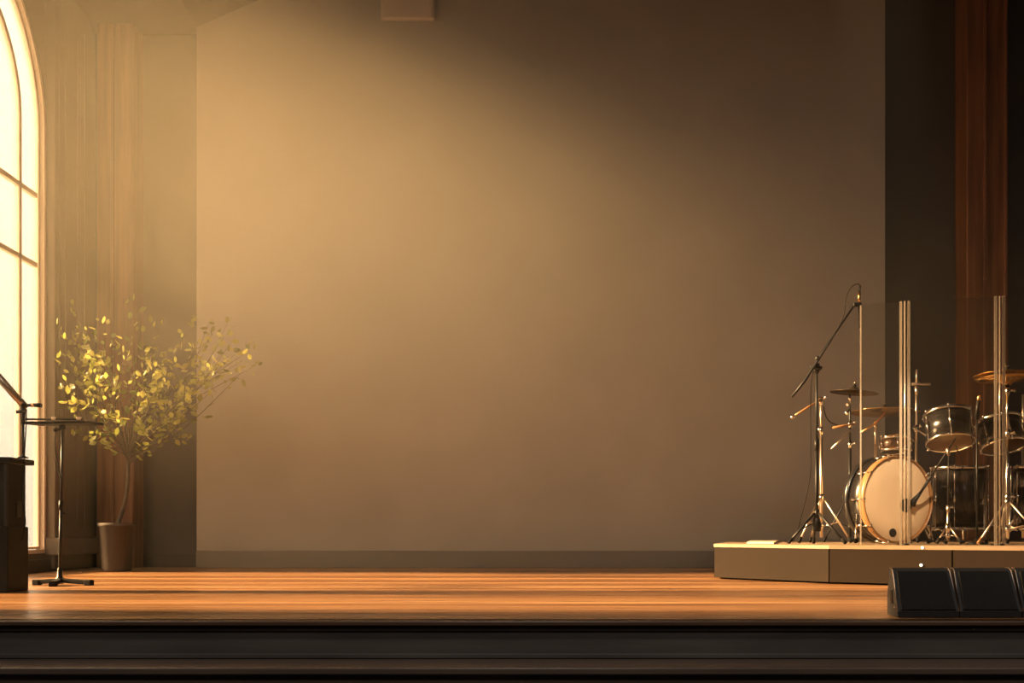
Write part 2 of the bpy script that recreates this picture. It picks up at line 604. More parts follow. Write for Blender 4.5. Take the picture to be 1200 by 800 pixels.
# ------------------------------------------------------------------ stage left: pulpit, stands, tree
# black pulpit: front face up to px 9, its right side running back to px 33
Yq, Yr = 6.15, 6.41
xr = at(9, 694, Yq).x
zt = at(0, 535.5, Yq).z
zs = at(0, 542, Yq).z
zm = at(0, 617, Yq).z
cw, cx, cy = .52, xr - .26, (Yq + Yr) / 2
r = thing('pulpit', 'black box pulpit standing at the left edge of the stage', 'pulpit', (cx, cy, 0))
MB().box((cx - .006, cy, (zm + zs) / 2), (cw - .012, Yr - Yq - .012, zs - zm), bevel=.006).build('body', 'black_mat', r)
MB().box((cx, cy, zm / 2), (cw + .004, Yr - Yq + .004, zm), bevel=.006).build('lower_cabinet', 'black_mat', r)
MB().box((cx + .012, cy, (zt + zs) / 2), (cw + .04, Yr - Yq + .05, zt - zs), bevel=.006).build('top', 'black_mat', r)
MB().box((xr - .012, Yq + .004, (zm + zs) / 2), (.022, .012, zs - zm - .01), bevel=.003).build('corner_strip', 'black', r)
MB().box((xr - .008, cy + .02, .53), (.014, .06, .10), bevel=.004).build('cable_socket', 'black', r)

# boom microphone stand on the pulpit's top
Ym = 6.27
pm = at(27, 534, Ym)
r = thing('microphone_stand', 'small black boom stand standing on top of the black pulpit', 'microphone stand', (pm.x, Ym, zt))
MB().lathe([(0, zt + .002), (.032, zt + .002), (.032, zt + .008), (.014, zt + .016), (.010, zt + .03), (0, zt + .03)], 24, Matrix.Translation((pm.x - .0, Ym, 0))).build('base', 'black', r)
top = at(27, 484, Ym)
MB().tube([(pm.x, Ym, zt + .012), (pm.x, Ym, top.z)], .0085, 12).build('pole', 'black', r)
b = MB()
b.tube([at(27, 497, Ym), at(27, 476, Ym)], [.012, .017], 12)
b.build('clutch', 'black', r)
MB().tube([at(19.5, 482.5, Ym - .01), at(31, 481, Ym - .01)], [.012, .009], 10).build('clutch_handle', 'black', r)
MB().tube([at(24, 469, Ym), at(30.5, 477, Ym)], .019, 12).build('boom_clamp', 'black', r)
MB().tube([at(-45, 401, Ym + .02), at(-6, 437, Ym + .02), at(27, 474, Ym)], [.026, .025, .022], 16).build('boom', 'dull_chrome', r)
MB().tube([at(27, 475, Ym), at(37, 474.5, Ym)], .010, 10).build('side_arm', 'black', r)
MB().tube([at(41, 474.5, Ym), at(48.5, 475, Ym)], .014, 12).build('counterweight', 'black', r)
MB().tube([at(37, 474.5, Ym), at(41, 474.5, Ym)], .0125, 12).build('collar', 'gold', r)
xs = xr + .046
MB().tube(curve_pts([at(31, 479, Ym), at(30.5, 500, Ym), at(29, 525, Ym), Vector((xs, Ym, zt + .01)), Vector((xs, Ym, zs - .02)), Vector((xs - .014, Ym, .74)), Vector((xs - .008, Ym - .02, .60)), Vector((xs - .014, Ym + .04, .45)), Vector((xs - .02, Ym, .32))], 8), .004, 8).build('cable', 'rubber', r)

# music stand
Ys = 6.95
bz = at(70, 684, Ys)
r = thing('music_stand', 'slim black music stand with flat desk beside the pulpit', 'music stand', (bz.x, Ys, 0))
hub = Vector((bz.x, Ys, .03))
for ang, ln in ((172, .175), (-8, .225), (-80, .16)):
    d = Vector((math.cos(math.radians(ang)), math.sin(math.radians(ang)), 0))
    e = hub + d * ln
    e.z = .022
    leg = MB().bar(hub + Vector((0, 0, .006)), e, .046, .032, bevel=.006).build('leg', 'rubber', r)
    MB().box((e.x, e.y, .020), (.052, .052, .040), Euler((0, 0, math.radians(ang))), bevel=.006).build('foot', 'rubber', leg)
MB().lathe([(0, .012), (.03, .012), (.03, .05), (.018, .06), (.016, .11), (.010, .13), (0, .13)], 20, Matrix.Translation((bz.x, Ys, 0))).build('hub', 'black', r)
t1 = at(71.5, 592, Ys)
t2 = at(73, 499, Ys)
MB().tube([(bz.x, Ys, .1), t1], .0105, 14).build('lower_pole', 'black', r)
MB().tube([t1 - Vector((0, 0, .05)), t2], .0078, 14).build('upper_pole', 'black', r)
b = MB()
b.tube([at(71.4, 597, Ys), at(71.6, 586, Ys)], .015, 14)
b.tube([at(71.5, 600, Ys), at(77, 602, Ys)], .005, 8)
b.build('clamp', 'black', r)
a_, b_ = at(37, 495.5, Ys), at(112, 496.5, Ys)
dk = MB().box(((a_ + b_) / 2), ((b_ - a_).length, .30, .018), Euler((math.radians(3), math.radians(-.8), 0)), bevel=.005).build('desk', 'black_mat', r)
MB().box((a_ + b_) / 2 + Vector((0, -.155, .012)), ((b_ - a_).length * .9, .012, .014), bevel=.003).build('lip', 'black', dk)
for px in (75, 104):  # bright blocks added to stand in for highlights on the desk edge
    MB().box(at(px, 494, Ys) + Vector((0, -.155, .006)), (.030, .022, .020), bevel=.004).build('highlight_block', 'dull_chrome', dk)
b = MB()
b.tube([at(73, 503, Ys), at(73, 497, Ys)], .022, 14)
b.tube([at(63.5, 504, Ys - .02), at(66.5, 503.6, Ys - .02), at(67, 503.5, Ys - .02), at(75, 502, Ys)], [.013, .015, .008, .009], 10)
b.build('tilt_knob', 'black', r)
MB().tube(curve_pts([at(66, 505, Ys - .02), at(64, 520, Ys), at(67, 545, Ys), at(71, 560, Ys - .014)], 8), .003, 6).build('cable', 'rubber', r)

# tree in a tall planter
Yt = 9.22
pc = at(137, 620, Yt)
zr = .46
r = thing('potted_tree', 'leafy young tree in a tall tapered planter in the corner', 'potted tree', (pc.x, Yt, 0))
prof = [(0, 0), (.125, 0), (.135, .03), (.155, zr - .04), (.172, zr - .03), (.172, zr), (.150, zr), (.145, zr - .04), (0, zr - .04)]
MB().lathe(prof, 40, Matrix.Translation((pc.x, Yt, 0))).build('planter', 'pot', r)
MB().lathe([(0, zr - .028), (.09, zr - .024), (.146, zr - .034)], 30, Matrix.Translation((pc.x, Yt, 0))).build('soil', 'soil', r)
fork = at(150, 530, Yt)
b = MB()
lf = MB()
tr = curve_pts([(pc.x, Yt, zr - .035), at(146, 590, Yt), at(150, 560, Yt), fork], 8)
b.tube(tr, [.022 - .006 * k / len(tr) for k in range(len(tr))], 10)


def add_leaf(p, d, s):
    d = d.normalized()
    side = d.cross(Vector((random.uniform(-1, 1), random.uniform(-1, 1), random.uniform(-.3, 1)))).normalized()
    nr = side.cross(d)
    ps = [p, p + d * s * .35 + side * s * .27, p + d * s * .72 + side * s * .22, p + d * s, p + d * s * .72 - side * s * .22, p + d * s * .35 - side * s * .27]
    mid = p + d * s * .5 - nr * s * .09
    vs = [lf.bm.verts.new(q) for q in ps]
    vm = lf.bm.verts.new(mid)
    for i in range(6):
        f = lf.bm.faces.new((vs[i], vs[(i + 1) % 6], vm))
        f.smooth = True


def leaf_ok(p):
    return p.x > XL + .16 and p.y < 9.93


tips = [(84, 362, .2, 1.0), (72, 385, -.1, 1), (98, 385, -.3, 1), (112, 392, .1, 1.1), (124, 378, -.2, 1.2), (78, 402, .2, 1.2), (68, 424, -.2, 1.3),
        (100, 410, -.4, 1.2), (118, 415, .3, 1.1), (70, 448, .1, .7), (92, 470, -.3, .8), (84, 482, .2, .7), (104, 440, -.5, .9), (134, 400, .3, .8),
        (150, 400, -.3, 1), (172, 396, .1, 1), (166, 372, .3, .8), (186, 384, -.1, 1), (178, 420, -.5, 1.2), (192, 408, .3, 1), (206, 412, 0, .9),
        (164, 440, -.6, 1), (190, 440, -.3, .9), (220, 436, .2, 1), (160, 476, -.6, 1), (180, 465, -.2, .9), (132, 486, -.5, .9), (118, 488, 0, .9),
        (108, 508, -.2, .9), (126, 512, .2, .7), (85, 508, .1, .6), (170, 505, -.4, .8), (195, 498, .2, .9), (205, 488, -.1, .8), (215, 512, .3, .5),
        (174, 525, -.2, .5), (232, 400, .1, .8), (242, 430, -.3, .9), (250, 390, .2, .7), (262, 412, -.2, 1), (272, 400, .1, .9), (284, 422, -.3, .9),
        (258, 440, .2, .8), (292, 410, 0, .6), (246, 460, .1, .7), (266, 380, .25, .6), (300, 428, .1, .5), (238, 415, 0, 1), (255, 425, .3, 1), (275, 415, -.1, 1), (280, 440, .1, .7), (262, 395, .1, .8), (244, 380, -.1, .7), (150, 430, .2, .8), (205, 450, .3, .8),
        (90, 430, .2, 1), (110, 455, .1, .6), (140, 450, -.2, .6), (152, 360, .2, .4), (225, 470, -.2, .6), (214, 395, -.4, .8), (228, 378, .3, .5)]
for (px, py, dy, dens) in tips:
    e = at(px, py, Yt + dy * .9)
    if not leaf_ok(e):
        e.x = max(e.x, XL + .18)
        e.y = min(e.y, 9.88)
    mid = fork.lerp(e, .45) + Vector((random.uniform(-.14, .14), random.uniform(-.15, .15), random.uniform(-.2, .1)))
    if mid.x < XL + .2:
        mid.x = XL + .2
    path = curve_pts([fork + Vector((0, 0, random.uniform(-.12, .0))), mid, e], 8)
    path = [Vector((max(q.x, XL + .16), min(q.y, 9.9), q.z)) for q in path]
    b.tube(path, [.006 - .0048 * k / len(path) for k in range(len(path))], 6)
    n = int((18 if px < 225 else 26) * dens)
    for k in range(n):
        t = random.uniform(.62 if px < 225 else .45, 1.0) if k > 2 else 1.0
        q = path[min(len(path) - 1, int(t * (len(path) - 1)))]
        dr = (path[-1] - path[-4]).normalized()
        d = dr * .5 + Vector((random.gauss(0, .7), random.gauss(0, .7), random.gauss(.1, .6)))
        pos = q + Vector((random.gauss(0, .035), random.gauss(0, .035), random.gauss(0, .035)))
        s = random.uniform(.045, .092)
        if leaf_ok(pos) and leaf_ok(pos + d.normalized() * s):
            add_leaf(pos, d, s)
b.build('trunk', 'bark', r)
lf.build('foliage', 'leaf', r)

# ------------------------------------------------------------------ drum riser
ZD = .283
A = Vector((1.63, 7.85))
B = Vector((2.32, 7.11))
C = Vector((3.043, 6.712))
D = Vector((5.30, 5.55))
E = Vector((5.30, 9.90))
G = Vector((2.26, 9.90))
poly = [A, B, C, D, E, G]
cen = sum(poly, Vector((0, 0))) / 6
r = thing('drum_riser', 'low faceted brown drum riser with pale deck', 'drum riser', (3.4, 8.0, 0))
b = MB().prism([p + (cen - p).normalized() * .03 for p in poly], lambda p, t: Vector((p.x, p.y, .02 + t * (ZD - .05))))
b.build('frame', 'black_mat', r)
b = MB().prism(poly, lambda p, t: Vector((p.x, p.y, ZD - .026 + t * .026)))
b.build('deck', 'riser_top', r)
for i in range(6):
    p, q = poly[i], poly[(i + 1) % 6]
    d = (q - p).normalized()
    nrm = Vector((d.y, -d.x))
    if nrm.dot((p + q) / 2 - cen) < 0:
        nrm = -nrm
    u = d * .005
    ps = [p + u - nrm * .004, q - u - nrm * .004, q - u - nrm * .02, p + u - nrm * .02]
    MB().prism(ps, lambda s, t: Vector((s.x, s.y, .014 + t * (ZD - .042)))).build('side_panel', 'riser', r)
for (px, py, hh) in ((1079.5, 662, .006), (1081, 641.5, .008)):
    # small lamps on the front panel between the second and third seam
    k = (px - HX) / F
    # intersect the sight line with the line B-C
    t = (k * B.y - B.x) / ((C.x - B.x) - k * (C.y - B.y))
    q = B.lerp(C, t)
    z = EYE - (py - HY) * q.y / F
    nn = Vector((-(C - B).normalized().y, (C - B).normalized().x)) * -1
    if nn.y > 0:
        nn = -nn
    rot = Vector((nn.x, nn.y, 0)).to_track_quat('Z', 'Y').to_matrix().to_4x4()
    MB().lathe([(.010, -.004), (.010, .003), (.0085, .006), (0, .0075)], 16, Matrix.Translation((q.x - nn.x * .002, q.y - nn.y * .002, z)) @ rot).build('indicator_light', 'led', r)

# pale folded mat on the riser's left end
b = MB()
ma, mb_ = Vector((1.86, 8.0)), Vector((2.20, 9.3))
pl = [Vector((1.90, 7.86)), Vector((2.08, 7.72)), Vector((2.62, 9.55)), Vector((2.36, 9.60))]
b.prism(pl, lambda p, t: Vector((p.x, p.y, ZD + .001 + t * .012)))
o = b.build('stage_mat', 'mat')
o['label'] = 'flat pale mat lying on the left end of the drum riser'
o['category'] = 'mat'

# ------------------------------------------------------------------ drum shield
HT = 1.785
P = [Vector((2.58, 7.25)), Vector((2.872, 7.10)), Vector((3.49, 6.95)), Vector((4.15, 6.90)), Vector((4.8, 7.0))]
r = thing('drum_shield', 'clear acrylic drum shield of tall hinged panels on the riser', 'drum shield', (3.4, 7.0, ZD))
for i in range(4):
    p, q = P[i], P[i + 1]
    d = (q - p).normalized()
    nn = Vector((-d.y, d.x))
    p2, q2 = p + d * .018, q - d * .018
    ps = [p2 - nn * .003, q2 - nn * .003, q2 + nn * .003, p2 + nn * .003]
    pan = MB().prism(ps, lambda s, t: Vector((s.x, s.y, ZD + .004 + t * (HT - .004)))).build('panel', 'acrylic', r)
    for (e, sgn) in ((p2, 1), (q2, -1)):
        w = .018 if not (i == 0 and sgn == 1) else .010
        e2 = e + d * w * sgn
        f0, f1 = (e, e2) if sgn == 1 else (e2, e)
        pe = [f0 - nn * .0065, f1 - nn * .0065, f1 + nn * .0065, f0 + nn * .0065]
        MB().prism(pe, lambda s, t: Vector((s.x, s.y, ZD + .002 + t * (HT - .002)))).build('edge_channel', 'acrylic_edge', r)
    if i:
        MB().tube([(p.x, p.y, ZD + .002), (p.x, p.y, ZD + HT)], .006, 10).build('hinge', 'acrylic_edge', r)
    if i:
        MB().bar((p.x, p.y - .035, ZD + .008), (p.x, p.y + .10, ZD + .008), .03, .014, bevel=.003).build('foot', 'black', r)


# ------------------------------------------------------------------ stand parts
def tripod(root, x, y, zh, zc, rad, angs, mat, z0=ZD, foot='rubber', r_leg=.009):
    """legs from a collar at height zc, spreading to radius rad on the floor z0; braces to zh"""
    for a in angs:
        ca, sa = math.cos(math.radians(a)), math.sin(math.radians(a))
        e = Vector((x + ca * rad, y + sa * rad, z0 + .014))
        s = Vector((x + ca * .016, y + sa * .016, zc))
        leg = MB().tube([s, e], r_leg, 8).build('leg', mat, root)
        dv = (e - s).normalized()
        MB().tube([e - dv * .045, e + dv * .004], [.012, .013], 10).build('rubber_foot', foot, leg)
        m = s.lerp(e, .55)
        MB().tube([(x + ca * .012, y + sa * .012, zh), m], .005, 6).build('brace', mat, root)
    cm = 'black' if mat == 'black' else 'chrome'
    MB().tube([(x, y, zc - .03), (x, y, zc + .03)], .020, 14).build('collar', cm, root)
    MB().tube([(x, y, zh - .018), (x, y, zh + .018)], .017, 14).build('collar', cm, root)


def wing(root, p, d, r=.006):
    """wing nut on a joint"""
    p, d = Vector(p), Vector(d)
    b = MB()
    b.tube([p, p + d * .8, p + d, p + d * 1.25], [r, r, r * 1.9, r * 1.6], 8)
    b.build('wing_nut', 'chrome', root)


def clampt(root, p, q, rad, mat='chrome', name='clamp'):
    MB().tube([p, q], rad, 14).build(name, mat, root)


def cymbal(root, c, rad, tilt, mat='brass'):
    R = Matrix.Translation(c) @ Euler(tilt).to_matrix().to_4x4()
    pr = [(.006, .028), (rad * .12, .026), (rad * .2, .012), (rad * .24, .006), (rad * .6, -.006), (rad, -.022), (rad, -.0245), (rad * .6, -.009), (rad * .24, .003), (rad * .12, .022), (.006, .024)]
    cy = MB().lathe(pr, 48, R, close=True).build('cymbal', mat, root)
    b = MB()
    b.tube([R @ Vector((0, 0, .026)), R @ Vector((0, 0, .050))], .013, 12)
    b.build('felt', 'rubber', root)
    b = MB()
    b.tube([R @ Vector((0, 0, .05)), R @ Vector((0, 0, .072))], .006, 8)
    b.tube([R @ Vector((-.016, 0, .058)), R @ Vector((.016, 0, .058))], .004, 8)
    b.build('wing_nut', 'chrome', root)
    return R


def axis_matrix(c, up):
    up = Vector(up).normalized()
    q = up.to_track_quat('Z', 'Y')
    return Matrix.Translation(Vector(c)) @ q.to_matrix().to_4x4()


def drum(root, c, up, rad, dep, shell='shell', head='head', bottom='brown_head', nl=8, hoop='chrome', hoop_h=.018, lug_off=0.0):
    """drum about its centre c, axis up; local z from -dep/2 (bottom) to dep/2"""
    R = axis_matrix(c, up)
    h = dep / 2
    MB().lathe([(rad, -h), (rad, h), (rad - .008, h), (rad - .008, -h)], 48, R, close=True).build('shell', shell, root)
    MB().lathe([(0, h + .002), (rad * .96, h + .002), (rad + .003, h - .004), (rad + .003, h - .010)], 48, R).build('batter_head', head, root)
    MB().lathe([(0, -h - .002), (rad * .96, -h - .002), (rad + .003, -h + .004), (rad + .003, -h + .010)], 48, R).build('resonant_head', bottom, root)
    for s in (1, -1):
        z0, z1 = s * (h - hoop_h), s * (h + .010)
        MB().lathe([(rad + .004, z0), (rad + .013, z0), (rad + .013, z1), (rad + .004, z1)], 48, R, close=True).build('hoop', hoop, root)
    for k in range(nl):
        a = 2 * PI * k / nl + lug_off
        ca, sa = math.cos(a), math.sin(a)
        b = MB()
        q = lambda rr, z: R @ Vector((ca * rr, sa * rr, z))
        b.tube([q(rad + .012, -min(.045, h * .45)), q(rad + .014, 0), q(rad + .012, min(.045, h * .45))], [.006, .010, .006], 8)
        for s in (1, -1):
            b.tube([q(rad + .017, s * .02), q(rad + .017, s * (h + .012))], .0035, 6)
            b.tube([q(rad + .017, s * (h + .002)), q(rad + .017, s * (h + .016))], .007, 8)
        b.build('lug', 'chrome', root)
    return R


# ------------------------------------------------------------------ boom mic stand, left of the shield
Y1 = 7.50
x, y = at(957, 600, Y1).x, Y1
r = thing('boom_microphone_stand', 'tall black boom microphone stand left of the drum shield holding a pencil microphone over it', 'microphone stand', (x, y, ZD))
tripod(r, x, y, at(957, 612, Y1).z, at(957, 601, Y1).z, .235, (78, 192, 315), 'black', r_leg=.010)
MB().lathe([(0, ZD + .10), (.03, ZD + .10), (.034, ZD + .14), (.026, ZD + .20), (.014, ZD + .22), (0, ZD + .22)], 18, Matrix.Translation((x, y, 0))).build('hub', 'black', r)
pv = at(957, 425, Y1)
MB().tube([(x, y, ZD + .10), at(957, 520, Y1)], .0125, 14).build('lower_pole', 'black', r)
MB().tube([at(957, 525, Y1), at(957, 430, Y1)], .0095, 14).build('upper_pole', 'black', r)
clampt(r, at(957, 528, Y1), at(957, 514, Y1), .018, 'black', 'clutch')
b = MB()
b.tube([at(957, 438, Y1), at(957, 433, Y1), at(957, 426, Y1)], [.013, .030, .022], 14)
b.build('boom_clutch', 'black', r)
clampt(r, at(949, 430, Y1 - .02), at(963, 431, Y1 - .02), .015, 'black', 'clutch_handle')
b = MB()
b.sphere(at(958, 420, Y1 - .03), .021, 12)
b.build('clutch_knob', 'black', r)
MB().tube([at(928, 465, Y1 - .03), at(944, 445, Y1 - .03), at(957, 424, Y1 - .03), at(974, 397, Y1 - .03), at(975, 395.5, Y1 - .03), at(1001, 358, Y1 - .03)], [.010, .010, .010, .012, .008, .007], 12).build('boom', 'black', r)
b = MB()
b.box(at(1004.5, 357, Y1 - .03), (.062, .03, .032), bevel=.006)
b.build('clip', 'black', r)
mic = MB().tube([at(1007, 355, Y1 - .03), at(1007, 342, Y1 - .03)], .011, 14).build('microphone', 'gold', r)
MB().tube([at(1007, 342, Y1 - .03), at(1008, 334, Y1 - .03)], [.011, .006], 12).build('connector', 'black', mic)
MB().tube([at(1007, 359, Y1 - .03), at(1008, 385, Y1 - .03)], [.010, .009], 14).build('capsule', 'black', mic)
MB().tube(curve_pts([at(1008, 335, Y1 - .03), at(1005, 332.6, Y1 - .03), at(998, 336, Y1 - .03), at(992, 348, Y1 - .03), at(989.5, 366, Y1 - .035), at(985, 379, Y1 - .05), at(970, 405, Y1 - .05), at(952, 440, Y1 - .05), at(950, 520, Y1 - .02), at(949, 560, Y1 - .02), at(938, 610, Y1 + .02), at(930, 634, Y1 + .1)], 8), .0035, 6).build('cable', 'rubber', r)

# ------------------------------------------------------------------ chrome stand beside it
Y2 = 7.98
x, y = at(962.5, 600, Y2).x, Y2
r = thing('cymbal_stand', 'slim chrome stand with a bare angled arm just right of the black boom stand', 'cymbal stand', (x, y, ZD))
tripod(r, x, y, ZD + .14, at(962, 583, Y2).z, .235, (-28, 95, 205), 'dull_chrome', r_leg=.008)
MB().tube([(x, y, ZD + .05), at(962.5, 505, Y2)], .0125, 14).build('lower_pole', 'dull_chrome', r)
MB().tube([at(962.5, 508, Y2), at(962, 470, Y2)], .0095, 14).build('upper_pole', 'dull_chrome', r)
clampt(r, at(962.5, 509, Y2), at(962.5, 500, Y2), .017)
wing(r, at(962.5, 505, Y2), Vector((-.03, -.02, .01)))
clampt(r, at(962, 474, Y2 - .02), at(962, 465, Y2 - .02), .018)
wing(r, at(962, 470, Y2 - .02), Vector((.03, -.02, .03)))
MB().tube([at(928, 489, Y2 - .04), at(964, 466.5, Y2 - .03)], .0095, 12).build('arm', 'hoop_and_lit_tan', r)  # tan colour carries the warm light falling on the metal arm
MB().tube([at(927, 489.7, Y2 - .04), at(931.5, 487, Y2 - .04)], .0125, 12).build('arm_tip', 'dull_chrome', r)
MB().tube(curve_pts([at(965, 476, Y2 - .01), at(968, 488, Y2), at(974, 495, Y2), at(982, 498, Y2)], 8), .0035, 6).build('cable', 'rubber', r)

# ------------------------------------------------------------------ dark cymbal
Y3 = 8.35
x, y = at(996, 600, Y3).x, Y3
r = thing('cymbal_stand', 'dark small cymbal on a black stand at the left end of the drum shield', 'cymbal stand', (x, y, ZD))
tripod(r, x, y, ZD + .14, ZD + .40, .22, (20, 150, 265), 'black', r_leg=.008)
MB().tube([(x, y, ZD + .05), at(996, 520, Y3)], .0125, 14).build('lower_pole', 'black', r)
MB().tube([at(996, 523, Y3), at(996, 462, Y3)], .0085, 14).build('upper_pole', 'black', r)
for py in (521, 497):
    clampt(r, at(996, py + 4, Y3), at(996, py - 4, Y3), .017)
    wing(r, at(996, py, Y3), Vector((.03, -.03, .01)))
wing(r, at(996, 473, Y3), Vector((-.03, -.03, -.01)), .008)
wing(r, at(996, 475, Y3), Vector((-.01, -.03, .05)), .008)
wing(r, at(996, 479, Y3), Vector((-.035, -.03, -.035)), .008)
for py in (555, 562, 600):
    wing(r, at(996, py, Y3), Vector((.02, -.03, .01)))
cymbal(r, at(1001, 457, Y3), .20, (math.radians(2), math.radians(5), 0), 'dark_brass')
MB().tube([at(976, 501, Y3 - .05), at(1003, 496, Y3 - .03)], .0095, 12).build('arm', 'hoop_and_lit_tan', r)  # warm light on this arm is put into its tan colour
MB().tube([at(974, 526, Y3 - .05), at(997, 504, Y3 - .02)], .0075, 12).build('arm', 'dull_chrome', r)

# ------------------------------------------------------------------ gold crash over the bass drum
Y4 = 8.74
x, y = at(1026, 600, Y4).x, Y4
r = thing('cymbal_stand', 'wide golden cymbal on a chrome stand above the cream bass drum', 'cymbal stand', (x, y, ZD))
tripod(r, x, y, ZD + .14, ZD + .36, .20, (35, 160, 278), 'dull_chrome', r_leg=.008)
MB().tube([(x, y, ZD + .05), at(1026, 520, Y4)], .0125, 14).build('lower_pole', 'dull_chrome', r)
MB().tube([at(1026, 523, Y4), at(1026, 499, Y4)], .0095, 14).build('upper_pole', 'dull_chrome', r)
MB().tube([at(1008, 507, Y4 - .03), at(1026, 496, Y4 - .03), at(1037, 484, Y4)], .0085, 12).build('arm', 'gold', r)
b = MB()
b.tube([at(1026, 502, Y4), at(1026, 493, Y4)], .017, 12)
b.build('clamp', 'chrome', r)
cymbal(r, at(1037, 480, Y4), .30, (math.radians(-1.5), math.radians(1.5), 0))

# ------------------------------------------------------------------ bass drum
cb = Vector((at(1051, 590, 7.66).x, 7.66, ZD + .352))
ang = math.radians(21)
nrm = Vector((math.sin(ang), -math.cos(ang), 0))
RB, DB = .335, .20
BA = 0.0
r = thing('bass_drum', 'large bass drum with cream front skin behind the clear shield', 'bass drum', (cb.x, cb.y, ZD))
R = axis_matrix(cb, nrm)        # local +z points at the hall
MB().lathe([(RB - .006, 0), (RB - .006, -DB), (RB - .018, -DB), (RB - .018, 0)], 64, R, close=True).build('shell', 'shell', r)
MB().lathe([(0, .006), (RB * .5, .005), (RB * .98, .003), (RB, -.004), (RB, -.012)], 64, R).build('front_head', 'head', r)
MB().lathe([(0, -DB - .004), (RB * .965, -DB), (RB * .97, -DB + .012)], 64, R).build('batter_head', 'head', r)
MB().lathe([(RB + .001, -.040), (RB + .010, -.040), (RB + .011, -.01), (RB + .010, .024), (RB + .001, .024), (RB + .001, .004)], 64, R, close=True).build('hoop', 'hoop_and_lit_tan', r)
MB().lathe([(RB, -DB - .02), (RB + .013, -DB - .02), (RB + .013, -DB + .036), (RB, -DB + .036)], 64, R, close=True).build('hoop', 'shell', r)


def disc_on_head(px, py, rad, name, mat):
    # meet the sight line with the plane of the front head
    o0 = Vector((0, 0, EYE))
    dv = at(px, py, 1.0) - o0
    t = (cb + nrm * .009 - o0).dot(nrm) / dv.dot(nrm)
    p = o0 + dv * t
    MB().lathe([(0, .001), (rad, .001), (rad + .004, .003), (rad + .006, .0), (rad + .006, -.004)], 28, axis_matrix(p, nrm)).build(name, mat, r)
    return p


port = disc_on_head(1062, 592, .050, 'port', 'hole')
disc_on_head(1046.5, 624, .028, 'vent_hole', 'hole')
for k in range(10):
    a = 2 * PI * k / 10 + BA
    ca, sa = math.cos(a), math.sin(a)
    q = lambda rr, z: R @ Vector((ca * rr, sa * rr, z))
    b = MB()
    b.tube([q(RB + .02, .026), q(RB + .02, -.11)], .0045, 8)
    b.tube([q(RB + .008, -.07), q(RB + .012, -.10), q(RB + .004, -.14)], [.009, .013, .008], 8)
    b.tube([q(RB - .004, .026), q(RB + .024, .026)], .006, 8)
    b.tube([q(RB + .02, .022), q(RB + .02, .04)], .008, 8)
    b.build('lug', 'chrome', r)
for s in (-1, 1):
    p0_ = R @ Vector((0, 0, -.10)) + Vector((math.cos(ang), math.sin(ang), 0)) * s * (RB * .93) + Vector((0, 0, -.12))
    p1_ = p0_ + Vector((s * .05, -.13, 0))
    p1_.z = ZD + .015
    sp = MB().tube([p0_, p1_], .008, 10).build('spur', 'chrome', r)
    MB().tube([p1_ - (p1_ - p0_).normalized() * .03, p1_], [.011, .012], 10).build('rubber_tip', 'rubber', sp)

# ------------------------------------------------------------------ bass drum microphone
Y5 = 7.40
x, y = at(1111, 600, Y5).x, Y5
r = thing('bass_drum_microphone', 'short black boom stand with microphone at the bass drum port', 'microphone stand', (x, y, ZD))
tripod(r, x, y, ZD + .07, ZD + .13, .10, (75, 195, 315), 'dull_chrome', r_leg=.006)
MB().tube([(x, y, ZD + .03), at(1111, 594, Y5)], .010, 12).build('lower_pole', 'dull_chrome', r)
MB().tube([at(1111, 597, Y5), at(1112, 524, Y5)], .006, 12).build('upper_pole', 'black', r)
clampt(r, at(1110, 525, Y5), at(1112, 534, Y5), .012, 'dull_chrome', 'clutch')
clampt(r, at(1111, 600, Y5), at(1111, 592, Y5), .014, 'dull_chrome')
wing(r, at(1111, 594, Y5), Vector((.03, -.01, .0)), .007)
pm = port + nrm * .05 + Vector((.02, 0, .012))
tip = at(1116, 519, Y5 + .0)
be = pm + (tip - pm) * .42
MB().tube([pm + (tip - pm) * .16, be], .0105, 10).build('lower_boom', 'black', r)
MB().tube([be, tip + (tip - pm) * .08], .006, 10).build('boom', 'black', r)
b = MB()
b.tube([pm + (tip - pm) * .38, pm + (tip - pm) * .46], .015, 10)
b.build('joint', 'black', r)
MB().tube([pm + Vector((-.010, .0, -.02)), pm + Vector((0, 0, .02)), pm + (tip - pm) * .18], [.022, .024, .012], 14).build('microphone', 'black', r)
MB().tube(curve_pts([at(1120, 522, Y5 + .03), at(1128, 545, Y5 + .04), at(1122, 552, Y5), at(1112, 548, Y5 - .02)], 8), .0035, 6).build('cable', 'rubber', r)


